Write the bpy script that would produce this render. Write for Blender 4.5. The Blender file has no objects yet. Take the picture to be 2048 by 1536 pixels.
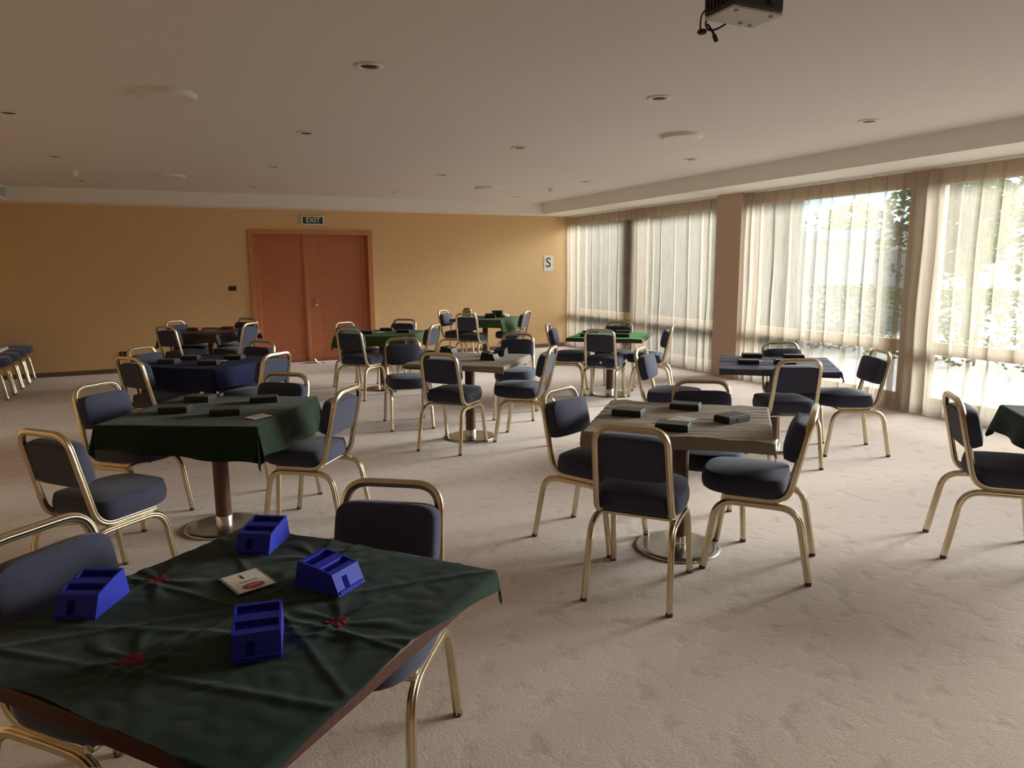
import bpy, math, random
from mathutils import Vector, Matrix, noise
PI = math.pi
C = bpy.context.scene.collection
R = math.radians
random.seed(7)

# ------------------------------------------------------------------ materials
def mat(name, col, rough=.6, metal=0., var=0., vscale=8., bump=0., bscale=60., bdist=.002, spec=.5, sheen=0., stretch=None):
    m = bpy.data.materials.new(name); m.use_nodes = True
    nt = m.node_tree; N = nt.nodes; L = nt.links
    b = N['Principled BSDF']
    b.inputs['Base Color'].default_value = (*col, 1)
    b.inputs['Roughness'].default_value = rough
    b.inputs['Metallic'].default_value = metal
    b.inputs['Specular IOR Level'].default_value = spec
    if sheen:
        b.inputs['Sheen Weight'].default_value = sheen
        b.inputs['Sheen Roughness'].default_value = .5
    if var or bump:
        tc = N.new('ShaderNodeTexCoord'); mp = N.new('ShaderNodeMapping')
        L.new(tc.outputs['Object'], mp.inputs['Vector'])
        if stretch: mp.inputs['Scale'].default_value = stretch
    if var:
        n = N.new('ShaderNodeTexNoise'); n.inputs['Scale'].default_value = vscale; n.inputs['Detail'].default_value = 5
        L.new(mp.outputs['Vector'], n.inputs['Vector'])
        r = N.new('ShaderNodeValToRGB')
        r.color_ramp.elements[0].position = .3; r.color_ramp.elements[1].position = .7
        r.color_ramp.elements[0].color = (*[c*(1-var) for c in col], 1)
        r.color_ramp.elements[1].color = (*[min(1, c*(1+var)) for c in col], 1)
        L.new(n.outputs['Fac'], r.inputs['Fac']); L.new(r.outputs['Color'], b.inputs['Base Color'])
    if bump:
        n2 = N.new('ShaderNodeTexNoise'); n2.inputs['Scale'].default_value = bscale; n2.inputs['Detail'].default_value = 4
        L.new(mp.outputs['Vector'], n2.inputs['Vector'])
        bp = N.new('ShaderNodeBump'); bp.inputs['Strength'].default_value = bump; bp.inputs['Distance'].default_value = bdist
        L.new(n2.outputs['Fac'], bp.inputs['Height']); L.new(bp.outputs['Normal'], b.inputs['Normal'])
    return m

def carpet_mat():
    m = bpy.data.materials.new('carpet'); m.use_nodes = True
    nt = m.node_tree; N = nt.nodes; L = nt.links; b = N['Principled BSDF']
    b.inputs['Roughness'].default_value = .95; b.inputs['Specular IOR Level'].default_value = .1
    b.inputs['Sheen Weight'].default_value = .15
    tc = N.new('ShaderNodeTexCoord')
    def nz(s, d, dist=0.):
        n = N.new('ShaderNodeTexNoise'); n.inputs['Scale'].default_value = s; n.inputs['Detail'].default_value = d
        n.inputs['Distortion'].default_value = dist
        L.new(tc.outputs['Object'], n.inputs['Vector']); return n
    big, fine, scuff = nz(1.3, 3), nz(95, 3), nz(8.5, 4, .15)
    r = N.new('ShaderNodeValToRGB')
    r.color_ramp.elements[0].position = .3; r.color_ramp.elements[1].position = .75
    r.color_ramp.elements[0].color = (.555, .458, .405, 1); r.color_ramp.elements[1].color = (.655, .55, .49, 1)
    L.new(fine.outputs['Fac'], r.inputs['Fac'])
    mx = N.new('ShaderNodeMix'); mx.data_type = 'RGBA'; mx.blend_type = 'MULTIPLY'; mx.inputs[0].default_value = .9
    r2 = N.new('ShaderNodeValToRGB'); r2.color_ramp.elements[0].position = .33; r2.color_ramp.elements[1].position = .43
    r2.color_ramp.elements[0].color = (.85, .84, .83, 1); r2.color_ramp.elements[1].color = (1, 1, 1, 1)
    L.new(scuff.outputs['Fac'], r2.inputs['Fac'])
    L.new(r.outputs['Color'], mx.inputs[6]); L.new(r2.outputs['Color'], mx.inputs[7])
    L.new(mx.outputs[2], b.inputs['Base Color'])
    r3 = N.new('ShaderNodeValToRGB'); r3.color_ramp.elements[0].position = .30; r3.color_ramp.elements[1].position = .50
    L.new(scuff.outputs['Fac'], r3.inputs['Fac'])
    b1 = N.new('ShaderNodeBump'); b1.inputs['Strength'].default_value = .13; b1.inputs['Distance'].default_value = .010
    L.new(r3.outputs['Color'], b1.inputs['Height'])
    b2 = N.new('ShaderNodeBump'); b2.inputs['Strength'].default_value = .3; b2.inputs['Distance'].default_value = .004
    L.new(fine.outputs['Fac'], b2.inputs['Height']); L.new(b1.outputs['Normal'], b2.inputs['Normal'])
    L.new(b2.outputs['Normal'], b.inputs['Normal'])
    return m

def sheer_mat(name, col, trans, dif):
    """woven sheer: part open weave (transparent), part translucent thread, part reflecting thread"""
    m = bpy.data.materials.new(name); m.use_nodes = True
    nt = m.node_tree; N = nt.nodes; L = nt.links; N.remove(N['Principled BSDF'])
    t = N.new('ShaderNodeBsdfTransparent'); t.inputs['Color'].default_value = (1, .985, .95, 1)
    tl = N.new('ShaderNodeBsdfTranslucent'); tl.inputs['Color'].default_value = (*col, 1)
    d = N.new('ShaderNodeBsdfDiffuse'); d.inputs['Color'].default_value = (*col, 1)
    a = N.new('ShaderNodeMixShader'); a.inputs[0].default_value = dif
    L.new(tl.outputs[0], a.inputs[1]); L.new(d.outputs[0], a.inputs[2])
    tc = N.new('ShaderNodeTexCoord'); nz = N.new('ShaderNodeTexNoise'); mp = N.new('ShaderNodeMapping')
    mp.inputs['Scale'].default_value = (30, 30, 1.5); nz.inputs['Scale'].default_value = 2.
    L.new(tc.outputs['Object'], mp.inputs[0]); L.new(mp.outputs[0], nz.inputs['Vector'])
    mr = N.new('ShaderNodeMapRange'); mr.inputs['From Min'].default_value = .3; mr.inputs['From Max'].default_value = .7
    mr.inputs['To Min'].default_value = trans-.05; mr.inputs['To Max'].default_value = trans+.05
    L.new(nz.outputs['Fac'], mr.inputs['Value'])
    x = N.new('ShaderNodeMixShader'); L.new(mr.outputs[0], x.inputs[0])
    L.new(a.outputs[0], x.inputs[1]); L.new(t.outputs[0], x.inputs[2])
    L.new(x.outputs[0], N['Material Output'].inputs['Surface'])
    return m

def glass_mat():
    m = bpy.data.materials.new('window_glass'); m.use_nodes = True
    nt = m.node_tree; N = nt.nodes; L = nt.links; N.remove(N['Principled BSDF'])
    t = N.new('ShaderNodeBsdfTransparent'); t.inputs['Color'].default_value = (.95, .98, .97, 1)
    g = N.new('ShaderNodeBsdfGlossy'); g.inputs['Roughness'].default_value = .02
    f = N.new('ShaderNodeFresnel'); f.inputs['IOR'].default_value = 1.45
    x = N.new('ShaderNodeMixShader'); L.new(f.outputs[0], x.inputs[0]); L.new(t.outputs[0], x.inputs[1]); L.new(g.outputs[0], x.inputs[2])
    L.new(x.outputs[0], N['Material Output'].inputs['Surface'])
    return m

def leaf_mat(name, c1, c2):
    m = bpy.data.materials.new(name); m.use_nodes = True
    nt = m.node_tree; N = nt.nodes; L = nt.links; N.remove(N['Principled BSDF'])
    tc = N.new('ShaderNodeTexCoord'); nz = N.new('ShaderNodeTexNoise'); nz.inputs['Scale'].default_value = 2.5
    L.new(tc.outputs['Object'], nz.inputs['Vector'])
    r = N.new('ShaderNodeValToRGB'); r.color_ramp.elements[0].position = .35; r.color_ramp.elements[1].position = .65
    r.color_ramp.elements[0].color = (*c1, 1); r.color_ramp.elements[1].color = (*c2, 1); L.new(nz.outputs['Fac'], r.inputs['Fac'])
    d = N.new('ShaderNodeBsdfDiffuse'); t = N.new('ShaderNodeBsdfTranslucent')
    L.new(r.outputs['Color'], d.inputs['Color']); L.new(r.outputs['Color'], t.inputs['Color'])
    x = N.new('ShaderNodeMixShader'); x.inputs[0].default_value = .45
    L.new(d.outputs[0], x.inputs[1]); L.new(t.outputs[0], x.inputs[2]); L.new(x.outputs[0], N['Material Output'].inputs['Surface'])
    return m

M = dict(
 carpet=carpet_mat(),
 ceiling=mat('ceiling_paint', (.80, .765, .745), .9, bump=.05, bscale=150, bdist=.001),
 soffit=mat('soffit_paint_window_lit', (.91, .885, .85), .9, bump=.04, bscale=150, bdist=.001),  # lighter than the ceiling paint: window light on the soffit put into the colour
 wall=mat('tan_wallcovering', (.76, .515, .265), .85, var=.05, vscale=14, bump=.25, bscale=40, bdist=.002, stretch=(1, 1, 7)),
 pillar=mat('pillar_paint', (.56, .42, .32), .85, var=.03),
 base=mat('baseboard_wood', (.16, .10, .07), .5),
 door=mat('cherry_veneer', (.50, .17, .075), .42, var=.10, vscale=5, stretch=(1.2, 1.2, 9)),
 doorframe=mat('cherry_frame', (.55, .23, .10), .45, var=.12, vscale=6, stretch=(14, 14, 1)),
 doorframe2=mat('cherry_stile', (.53, .19, .085), .42, var=.10, vscale=6, stretch=(14, 14, 1)),
 steel=mat('brushed_steel', (.62, .60, .57), .28, 1.),
 steeldark=mat('satin_steel_base', (.56, .57, .57), .24, 1., bump=.03, bscale=200),
 gold=mat('champagne_gold_tube', (.62, .525, .365), .27, 1., var=.10, vscale=10),
 rubber=mat('dark_rubber', (.07, .055, .04), .6),
 navy=mat('navy_upholstery', (.034, .038, .072), .92, var=.14, vscale=160, bump=.25, bscale=320, bdist=.0015, sheen=.12),
 wood=mat('dark_table_wood', (.075, .026, .018), .6, var=.25, vscale=6, stretch=(1, 14, 14), spec=.25),
 pole=mat('pedestal_wood', (.10, .034, .022), .42, var=.22, vscale=7, stretch=(9, 9, 1)),
 bottle=mat('dark_green_cloth', (.010, .028, .019), .95, var=.12, vscale=25, bump=.2, bscale=300, bdist=.001, sheen=.08, spec=.25),
 green=mat('forest_green_cloth', (.008, .021, .008), .95, var=.10, vscale=25, bump=.2, bscale=300, bdist=.001, sheen=.08, spec=.25),
 bright=mat('bright_green_cloth', (.03, .24, .05), .9, var=.10, vscale=20),
 olive=mat('olive_green_cloth', (.050, .078, .028), .92, var=.10, vscale=20, spec=.3),
 taupe=mat('taupe_cloth', (.245, .208, .163), .92, var=.05, vscale=25, bump=.15, bscale=300, bdist=.001),
 blue=mat('deep_blue_cloth', (.007, .011, .052), .92, var=.1, vscale=20, spec=.3),
 slate=mat('slate_navy_cloth', (.036, .042, .080), .42, var=.2, vscale=20, spec=.6),
 black=mat('black_cloth', (.018, .020, .018), .6, var=.2, vscale=20, spec=.6),
 silver=mat('silver_grey_cloth', (.42, .41, .38), .5, var=.35, vscale=45),
 bluebox=mat('blue_plastic', (.020, .030, .40), .6, spec=.25),
 bluein=mat('blue_plastic_recess_shade', (.010, .013, .17), .9, spec=.0),  # darker copy of the blue plastic, shade of slots and notch painted in
 blackbox=mat('charcoal_plastic', (.020, .026, .021), .55, spec=.3),
 blacktop=mat('charcoal_lid', (.040, .048, .040), .45),
 redbox=mat('red_plastic', (.30, .03, .018), .45),
 redpatch=mat('red_embroidery', (.12, .005, .011), .95, var=.35, vscale=90, bump=.4, bscale=200),
 paper=mat('white_paper', (.74, .72, .66), .6),
 film=mat('laminate_margin', (.24, .29, .25), .25),
 ink=mat('black_ink', (.03, .028, .03), .7),
 redink=mat('red_logo_ink', (.36, .045, .05), .6),
 pinkink=mat('pale_logo_ink', (.72, .36, .36), .6),
 greyink=mat('grey_ink', (.30, .28, .30), .7),
 white=mat('white_plastic', (.78, .75, .69), .5),
 grille=mat('grille_grey', (.40, .38, .35), .6),
 dark=mat('dark_hole', (.015, .014, .013), .7),
 signgreen=mat('exit_green', (.012, .055, .030), .4),
 projbody=mat('projector_black', (.03, .027, .025), .5),
 projbase=mat('projector_grey', (.52, .50, .46), .5),
 winframe=mat('window_frame_bronze', (.66, .47, .30), .5),
 glass=glass_mat(),
 sheer=sheer_mat('sheer_curtain', (.50, .45, .37), .56, .40),
 plate=mat('brown_switch_plate', (.09, .065, .045), .5),
 terrace=mat('terrace_stone', (.76, .69, .57), .8, var=.12, vscale=3),
 render_wall=mat('white_render', (.80, .79, .75), .8, var=.04),
 rooftile=mat('pale_roof_edge', (.72, .78, .78), .6),
 hedge=leaf_mat('hedge_leaf', (.025, .06, .012), (.15, .20, .045)),
 tree=leaf_mat('tree_leaf', (.045, .075, .018), (.15, .17, .05)),
 yellow=leaf_mat('golden_leaf', (.13, .12, .03), (.27, .225, .065)),
 bark=mat('bark', (.16, .11, .075), .9, var=.3, vscale=8),
 bench=mat('bench_white', (.75, .73, .68), .6),
 beige=mat('beige_card', (.50, .38, .22), .6),
)

# ------------------------------------------------------------------ mesh helpers
class MB:
    def __init__(s): s.v = []; s.f = []; s.s = []
    def add(s, vs, fs, smooth=False):
        o = len(s.v); s.v += [tuple(p) for p in vs]
        for f in fs: s.f.append([i+o for i in f]); s.s.append(smooth)
        return s
    def box(s, x0, x1, y0, y1, z0, z1, bev=0., mtx=None):
        if bev <= 0:
            vs = [(x, y, z) for z in (z0, z1) for y in (y0, y1) for x in (x0, x1)]
            fs = [(0, 2, 3, 1), (4, 5, 7, 6), (0, 1, 5, 4), (2, 6, 7, 3), (0, 4, 6, 2), (1, 3, 7, 5)]
        else:   # chamfered prism
            def ring(z, i):
                b = bev
                return [(x0+b+i, y0+i, z), (x1-b-i, y0+i, z), (x1-i, y0+b+i, z), (x1-i, y1-b-i, z), (x1-b-i, y1-i, z), (x0+b+i, y1-i, z), (x0+i, y1-b-i, z), (x0+i, y0+b+i, z)]
            vs = ring(z0, bev*.6)+ring(z0+bev, 0)+ring(z1-bev, 0)+ring(z1, bev*.6); fs = [tuple(range(7, -1, -1)), tuple(range(24, 32))]
            for k in range(3):
                for j in range(8): fs.append((k*8+j, k*8+(j+1) % 8, k*8+8+(j+1) % 8, k*8+8+j))
        if mtx: vs = [mtx @ Vector(p) for p in vs]
        return s.add(vs, fs)
    def loft(s, rings, caps=True, smooth=True, closed=True):
        n = len(rings[0]); vs = [p for r in rings for p in r]; fs = []
        for k in range(len(rings)-1):
            for j in range(n if closed else n-1):
                fs.append((k*n+j, k*n+(j+1) % n, (k+1)*n+(j+1) % n, (k+1)*n+j))
        s.add(vs, fs, smooth)
        if caps:
            s.add(rings[0], [tuple(range(n-1, -1, -1))], False); s.add(rings[-1], [tuple(range(n))], False)
        return s
    def lathe(s, prof, n=32, cx=0, cy=0, smooth=True):
        rings = [[(cx+r*math.cos(2*PI*j/n), cy+r*math.sin(2*PI*j/n), z) for j in range(n)] for r, z in prof]
        return s.loft(rings, True, smooth)
    def tube(s, pts, sec, up=None, caps=True):
        """sweep the 2-D section along a polyline with parallel transport"""
        P = [Vector(p) for p in pts]; n = len(P); rings = []
        t = (P[1]-P[0]).normalized()
        u = Vector(up) if up else (Vector((0, 0, 1)) if abs(t.z) < .9 else Vector((1, 0, 0)))
        u = (u-t*u.dot(t)).normalized()
        for i in range(n):
            if i == 0: nt = (P[1]-P[0]).normalized()
            elif i == n-1: nt = (P[-1]-P[-2]).normalized()
            else: nt = ((P[i+1]-P[i]).normalized()+(P[i]-P[i-1]).normalized()).normalized()
            q = t.rotation_difference(nt); u = q @ u; t = nt
            w = t.cross(u)
            rings.append([P[i]+u*a+w*b for a, b in sec])
        return s.loft(rings, caps, True)
    def grid(s, nu, nv, fn, smooth=True):
        vs = [fn(i/nu, j/nv) for j in range(nv+1) for i in range(nu+1)]
        fs = [(j*(nu+1)+i, j*(nu+1)+i+1, (j+1)*(nu+1)+i+1, (j+1)*(nu+1)+i) for j in range(nv) for i in range(nu)]
        return s.add(vs, fs, smooth)
    def build(s, name, m, parent=None, loc=None, rz=None):
        me = bpy.data.meshes.new(name); me.from_pydata(s.v, [], s.f)
        for p, sm in zip(me.polygons, s.s): p.use_smooth = sm
        me.materials.append(M[m] if isinstance(m, str) else m)
        me.update()
        o = bpy.data.objects.new(name, me); C.objects.link(o)
        if parent: o.parent = parent
        if loc: o.location = loc
        if rz is not None: o.rotation_euler[2] = rz
        return o

def circ(r, n=10): return [(r*math.cos(2*PI*j/n), r*math.sin(2*PI*j/n)) for j in range(n)]
def ribbed(a, b, n=36, depth=.20):
    """flattened tube section with the fine lengthwise grooves of the chair frames"""
    return [(a*(1-depth*(.5-.5*math.cos(6*2*PI*j/n)))*math.cos(2*PI*j/n), b*(1-depth*(.5-.5*math.cos(6*2*PI*j/n)))*math.sin(2*PI*j/n)) for j in range(n)]
def fillet(pts, rad, n=7):
    P = [Vector(p) for p in pts]; out = [P[0]]
    for i in range(1, len(P)-1):
        a = (P[i-1]-P[i]).normalized(); b = (P[i+1]-P[i]).normalized(); r = rad[i-1]
        p0, p1 = P[i]+a*r, P[i]+b*r
        for k in range(n+1):
            t = k/n; out.append(p0*(1-t)**2+P[i]*2*t*(1-t)+p1*t*t)
    out.append(P[-1]); return out
def seat_plan(n=56):
    o = []
    for j in range(n):
        a = 2*PI*j/n; c, s_ = math.cos(a), math.sin(a); e = 2.7 if s_ > 0 else 5.0
        o.append((.215*math.copysign(abs(c)**(2/e), c), (.245 if s_ > 0 else .195)*math.copysign(abs(s_)**(2/e), s_)))
    return o
def superell(hx, hy, n=40, e=4.5):
    o = []
    for j in range(n):
        a = 2*PI*j/n; c, s = math.cos(a), math.sin(a)
        o.append((hx*math.copysign(abs(c)**(2/e), c), hy*math.copysign(abs(s)**(2/e), s)))
    return o

def tag(o, label, cat, group=None, kind=None):
    o['label'] = label; o['category'] = cat
    if group: o['group'] = group
    if kind: o['kind'] = kind
    return o
def thing(name, label, cat, loc=(0, 0, 0), rz=0., group=None):
    o = bpy.data.objects.new(name, None); o.empty_display_size = .1; C.objects.link(o)
    o.location = loc; o.rotation_euler = (0, 0, rz)
    return tag(o, label, cat, group)
def struct(o):
    o['kind'] = 'structure'; return o
def copy_tree(o, parent=None):
    c = o.copy(); C.objects.link(c)
    if parent: c.parent = parent
    for ch in list(o.children): copy_tree(ch, c)
    return c
def text_mesh(name, s, size, m, parent, mtx, depth=.001, bold=0.):
    cu = bpy.data.curves.new(name, 'FONT'); cu.body = s; cu.size = size; cu.align_x = 'CENTER'; cu.align_y = 'CENTER'
    cu.extrude = depth; cu.offset = bold
    t = bpy.data.objects.new(name+'_src', cu); C.objects.link(t)
    bpy.context.view_layer.update()
    me = bpy.data.meshes.new_from_object(t.evaluated_get(bpy.context.evaluated_depsgraph_get()))
    C.objects.unlink(t); bpy.data.objects.remove(t); bpy.data.curves.remove(cu)
    me.name = name; me.transform(mtx); me.materials.clear(); me.materials.append(M[m])
    o = bpy.data.objects.new(name, me); C.objects.link(o); o.parent = parent
    return o

# ------------------------------------------------------------------ room shell (metres, X along the far wall, Y away from the camera)
XL, XR, YB, YF = -2.8, 7.3, 12.75, -3.6
ZC, ZS = 2.78, 2.58          # ceiling, underside of the dropped soffit
def sbox(name, m, *bs, kind=True):
    b = MB()
    for q in bs: b.box(*q)
    o = b.build(name, m)
    return struct(o) if kind else o
sbox('floor', 'carpet', (XL-.2, XR+.2, YF-.2, YB+.2, -.2, 0))
sbox('ceiling', 'ceiling', (XL-.2, XR+.2, YF-.2, YB+.2, ZC, ZC+.2))
sbox('trim_1', 'soffit', (-2.10, 6.37, 12.30, YB, ZS, ZC))                      # far soffit
sbox('trim_2', 'soffit', (6.37, XR+.2, YF, YB, ZS, ZC))                         # window-side soffit
sbox('trim_3', 'soffit', (XL, -2.10, YF, YB, ZS, ZC))                           # left soffit
sbox('wall_back', 'wall', (XL-.2, 1.10, YB, YB+.2, 0, ZC), (3.17, XR+.2, YB, YB+.2, 0, ZC), (1.10, 3.17, YB, YB+.2, 2.25, ZC))
sbox('wall_left', 'wall', (XL-.2, XL, YF, YB, 0, ZC))
sbox('wall_front', 'wall', (XL-.2, XR+.2, YF-.2, YF, 0, ZC))
W = [(10.65, 12.75), (8.25, 10.40), (5.39, 7.75), (2.75, 5.13), (.30, 2.50)]      # glazed bays along Y
sbox('wall_right', 'pillar', (7.05, XR+.2, 7.75, 8.25, 0, ZS), (XR-.05, XR+.2, 10.40, 10.65, 0, ZS), (XR-.05, XR+.2, 5.13, 5.39, 0, ZS),
     (XR-.05, XR+.2, 2.50, 2.75, 0, ZS), (XR-.05, XR+.2, YF, .30, 0, ZS),
     *[(XR, XR+.2, a, b, 2.47, ZS) for a, b in W], *[(XR, XR+.2, a, b, 0, .10) for a, b in W])
sbox('baseboard_back', 'base', (XL, 1.10, YB-.015, YB, 0, .07), (3.17, 7.05, YB-.015, YB, 0, .07))
sbox('baseboard_left', 'base', (XL, XL+.015, YF, YB, 0, .07))
# windows: bronze frame, low transom, one large and one low pane each
for i, (a, b) in enumerate(W):
    w = bpy.data.objects.new('window_%d' % (i+1), None); C.objects.link(w); w.location = (XR+.08, (a+b)/2, .10); struct(w)
    h = (b-a)/2; fr = MB(); f = .055
    fr.box(-.03, .03, -h, -h+f, 0, 2.37).box(-.03, .03, h-f, h, 0, 2.37).box(-.03, .03, -h+f, h-f, 0, f).box(-.03, .03, -h+f, h-f, 2.37-f, 2.37)
    fr.build('window_frame', 'winframe', w)
    MB().box(-.045, .045, -h+f, h-f, .53, .66, .01).build('transom', 'winframe', w)
    MB().box(-.004, .004, -h+f, h-f, .66, 2.37-f).build('glass_pane', 'glass', w)
    MB().box(-.004, .004, -h+f, h-f, f, .53).build('glass_pane', 'glass', w)

# double door
d = bpy.data.objects.new('door_1', None); C.objects.link(d); d.location = (2.135, YB, 0); struct(d)
fr = MB(); fr.box(-1.035, -.955, -.035, .14, 0, 2.25).box(.955, 1.035, -.035, .14, 0, 2.25).box(-.955, .955, -.035, .14, 2.175, 2.25)
fr.build('door_frame', 'doorframe', d)
for x0, x1, y in ((-.955, -.135, .095), (-.10, .955, .110)):
    lf = MB().box(x0, x1, y, y+.03, .008, 2.175, .004).build('door_leaf', 'door', d)
    sw = (.075, .035) if x0 < -.5 else (.20, .095)
    st = MB().box(x0, x0+sw[0], y-.014, y+.002, .008, 2.175, .003).box(x1-sw[1], x1, y-.014, y+.002, .008, 2.175, .003)
    st.build('stile', 'doorframe2', lf)
    MB().box(x0+sw[0], x1-sw[1], y-.014, y+.002, 2.075, 2.175, .003).box(x0+sw[0], x1-sw[1], y-.014, y+.002, .008, .13, .003).build('rail', 'door', lf)
    y -= .014
    if x0 > -.5:
        hd = MB(); mt = Matrix.Translation((.03, y, 1.065)) @ Matrix.Rotation(PI/2, 4, 'X')
        hd.loft([[mt @ Vector((r*math.cos(2*PI*j/20), r*math.sin(2*PI*j/20), z)) for j in range(20)] for r, z in ((.026, 0), (.026, .008), (.011, .01), (.011, .045))])
        hd.tube(fillet([(.03, y-.045, 1.065), (.05, y-.05, 1.065), (.16, y-.05, 1.062)], [.01]), circ(.009, 10))
        hd.build('door_handle', 'steel', lf)
        ky = MB(); mt = Matrix.Translation((.03, y, .978)) @ Matrix.Rotation(PI/2, 4, 'X')
        ky.loft([[mt @ Vector((r*math.cos(2*PI*j/20), r*math.sin(2*PI*j/20), z)) for j in range(20)] for r, z in ((.027, 0), (.027, .01), (.02, .012), (.009, .02))])
        ky.build('lock_rose', 'steel', lf)
MB().box(-.150, -.085, .066, .098, .008, 2.175, .005).build('astragal', 'doorframe2', d)
MB().box(-.955, .955, -.01, .13, 0, .010).build('threshold', 'base', d)

# ------------------------------------------------------------------ wall fittings
t = thing('exit_sign', 'white framed green EXIT sign above the double door', 'sign', (2.16, YB, 2.335))
MB().box(-.195, .195, -.045, 0, 0, .155, .006).build('housing', 'white', t)
MB().box(-.165, .165, -.050, -.044, .022, .133).build('sign_panel', 'signgreen', t, )
text_mesh('lettering', 'EXIT', .115, 'white', t, Matrix.Translation((.005, -.0515, .078)) @ Matrix.Rotation(PI/2, 4, 'X'), .001, .002)
t = thing('letter_sign', 'white paper sheet with a large letter S beside the curtains', 'sign', (6.71, YB-.002, 1.52))
MB().box(-.105, .105, -.002, 0, 0, .30).build('sheet', 'paper', t)
text_mesh('lettering', 'S', .265, 'ink', t, Matrix.Translation((-.008, -.0035, .155)) @ Matrix.Rotation(PI/2, 4, 'X'), .0008, .001)
t = thing('light_switch', 'dark brown switch plate on the tan wall beside the double door', 'switch', (.812, YB, 1.29))
MB().box(-.06, .06, -.012, 0, -.038, .038, .006).build('switch_plate', 'plate', t)
for k in (-1, 1): MB().box(k*.027-.022, k*.027+.022, -.017, -.011, -.025, .025, .004).build('rocker', 'dark', t)
t = thing('wall_outlet', 'dark socket plate low on the tan wall behind the blue table', 'socket', (-.845, YB, .297))
MB().box(-.075, .075, -.014, 0, -.037, .037, .006).build('socket_plate', 'dark', t)
for k in (-1, 1):
    MB().box(k*.035-.024, k*.035+.024, -.018, -.013, -.024, .024, .004).build('socket', 'plate', t)
t = thing('ceiling_camera', 'small beige dome camera in the corner above the curtains', 'camera', (6.94, YB-.09, ZS))
MB().lathe([(.062, 0), (.062, -.02), (.055, -.022)], 24).build('mounting_ring', 'white', t)
MB().lathe([(.052, -.022), (.050, -.04), (.038, -.062), (.018, -.073), (.002, -.075)], 24).build('dome', 'beige', t)
t = thing('air_grille', 'white air vent grille on the left soffit face', 'vent', (-2.10, 12.05, 2.68))
MB().box(0, .012, -.30, .22, -.07, .07, .004).build('grille_frame', 'white', t)
g = MB()
for k in range(6): g.box(.010, .018, -.28, .20, -.055+k*.020, -.047+k*.020)
g.build('louvre', 'grille', t)

# ceiling fittings
XG, YG = (-1.06, 1.12, 3.20, 5.33), (4.40, 6.70, 9.0, 11.28)
dl = thing('downlight', 'recessed ceiling downlight', 'light', (XG[0], YG[0], ZC), 0, 'recessed downlights')
MB().lathe([(.052, .0), (.088, -.0005), (.085, -.008), (.058, -.010), (.050, -.002)], 28).build('trim_ring', 'white', dl)
MB().lathe([(.05, -.0005), (.049, -.004), (.02, -.0045)], 24).build('lamp_recess', 'dark', dl)
NX = ('leftmost', 'second', 'third', 'rightmost'); NY = ('nearest', 'second', 'third', 'farthest')
first = True
for i, x in enumerate(XG):
    for j, y in enumerate(YG):
        if i == 0 and j == 0: continue
        o = dl if first else copy_tree(dl); first = False
        o.location = (x, y, ZC)
        o['label'] = 'small round downlight, %s column, %s from the camera' % (('leftmost', 'left middle', 'right middle', 'window side')[i], NY[j])
ds = thing('ceiling_speaker', 'round white flat disc on the ceiling', 'speaker', (0, 0, ZC), 0, 'round ceiling discs')
MB().lathe([(.19, 0), (.188, -.026), (.178, -.034), (.165, -.036)], 40).build('rim', 'white', ds)
MB().lathe([(.166, -.030), (.10, -.037), (.02, -.038)], 40).build('grille', 'ceiling', ds)
for k, (x, y, l) in enumerate(((.027, 5.586, 'large round white ceiling disc above the green clothed table, closest on the left'), (4.286, 5.527, 'round white ceiling disc facing the big bare pillar, closer of the window-side pair'),
                               (.012, 10.245, 'round white ceiling disc far left, near the wall-side smoke detector'), (4.315, 10.162, 'round white ceiling disc far away above the bright green table'))):
    o = ds if k == 0 else copy_tree(ds); o.location = (x, y, ZC); o['label'] = l
sd = thing('smoke_detector', 'white dome smoke detector hanging from the ceiling at far left', 'detector', (-1.04, 10.25, ZC), 0, 'smoke detectors')
MB().lathe([(.055, 0), (.055, -.016), (.048, -.02)], 24).build('detector_base', 'white', sd)
MB().lathe([(.046, -.018), (.044, -.045), (.034, -.056), (.012, -.060)], 24).build('detector_head', 'white', sd)
o = copy_tree(sd); o.location = (5.285, 9.95, ZC); o['label'] = 'dome smoke detector on the ceiling near the far corner of the curtains'

# projector under the ceiling
t = thing('projector', 'dark ceiling projector with pale underside and dangling cables', 'projector', (2.185, 2.44, 2.60))
MB().box(-.135, .135, -.09, .09, .006, .105, .012).build('body', 'projbody', t)
MB().box(-.130, .130, -.086, .086, 0, .010, .003).build('base_plate', 'projbase', t)
v = MB()
for k in range(7): v.box(-.141, -.134, -.075+k*.022, -.064+k*.022, .025, .090)
v.build('side_vent', 'dark', t)
ft = MB()
for x, y in ((-.09, -.06), (.09, -.06), (.09, .06), (.03, .05)): ft.lathe([(.010, 0), (.009, -.005), (.007, -.006)], 12, x, y)
ft.build('foot', 'grille', t)
MB().lathe([(.03, .104), (.03, .118), (.018, .12), (.018, .17), (.055, .172), (.055, .18)], 20).build('ceiling_mount', 'projbody', t)
MB().lathe([(.0, .0), (.022, .0), (.022, .012), (.016, .013)], 18).build('lens', 'dark', t, (.06, -.090, .055)).rotation_euler = (PI/2, 0, 0)
cb = MB(); cb.tube(fillet([(-.115, .085, .05), (-.13, .105, .03), (-.132, .108, -.012), (-.128, .11, -.03)], [.02, .01]), circ(.0035, 8))
cb.lathe([(.001, -.046), (.016, -.044), (.021, -.036), (.016, -.028), (.001, -.026)], 16, -.118, .112)
cb.build('lens_cap', 'dark', t)
cb = MB(); cb.tube(fillet([(-.10, .088, .03), (-.10, .12, .0), (-.075, .125, -.025), (-.03, .12, -.012), (.0, .09, .01)], [.02, .02, .02]), circ(.004, 8))
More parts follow.
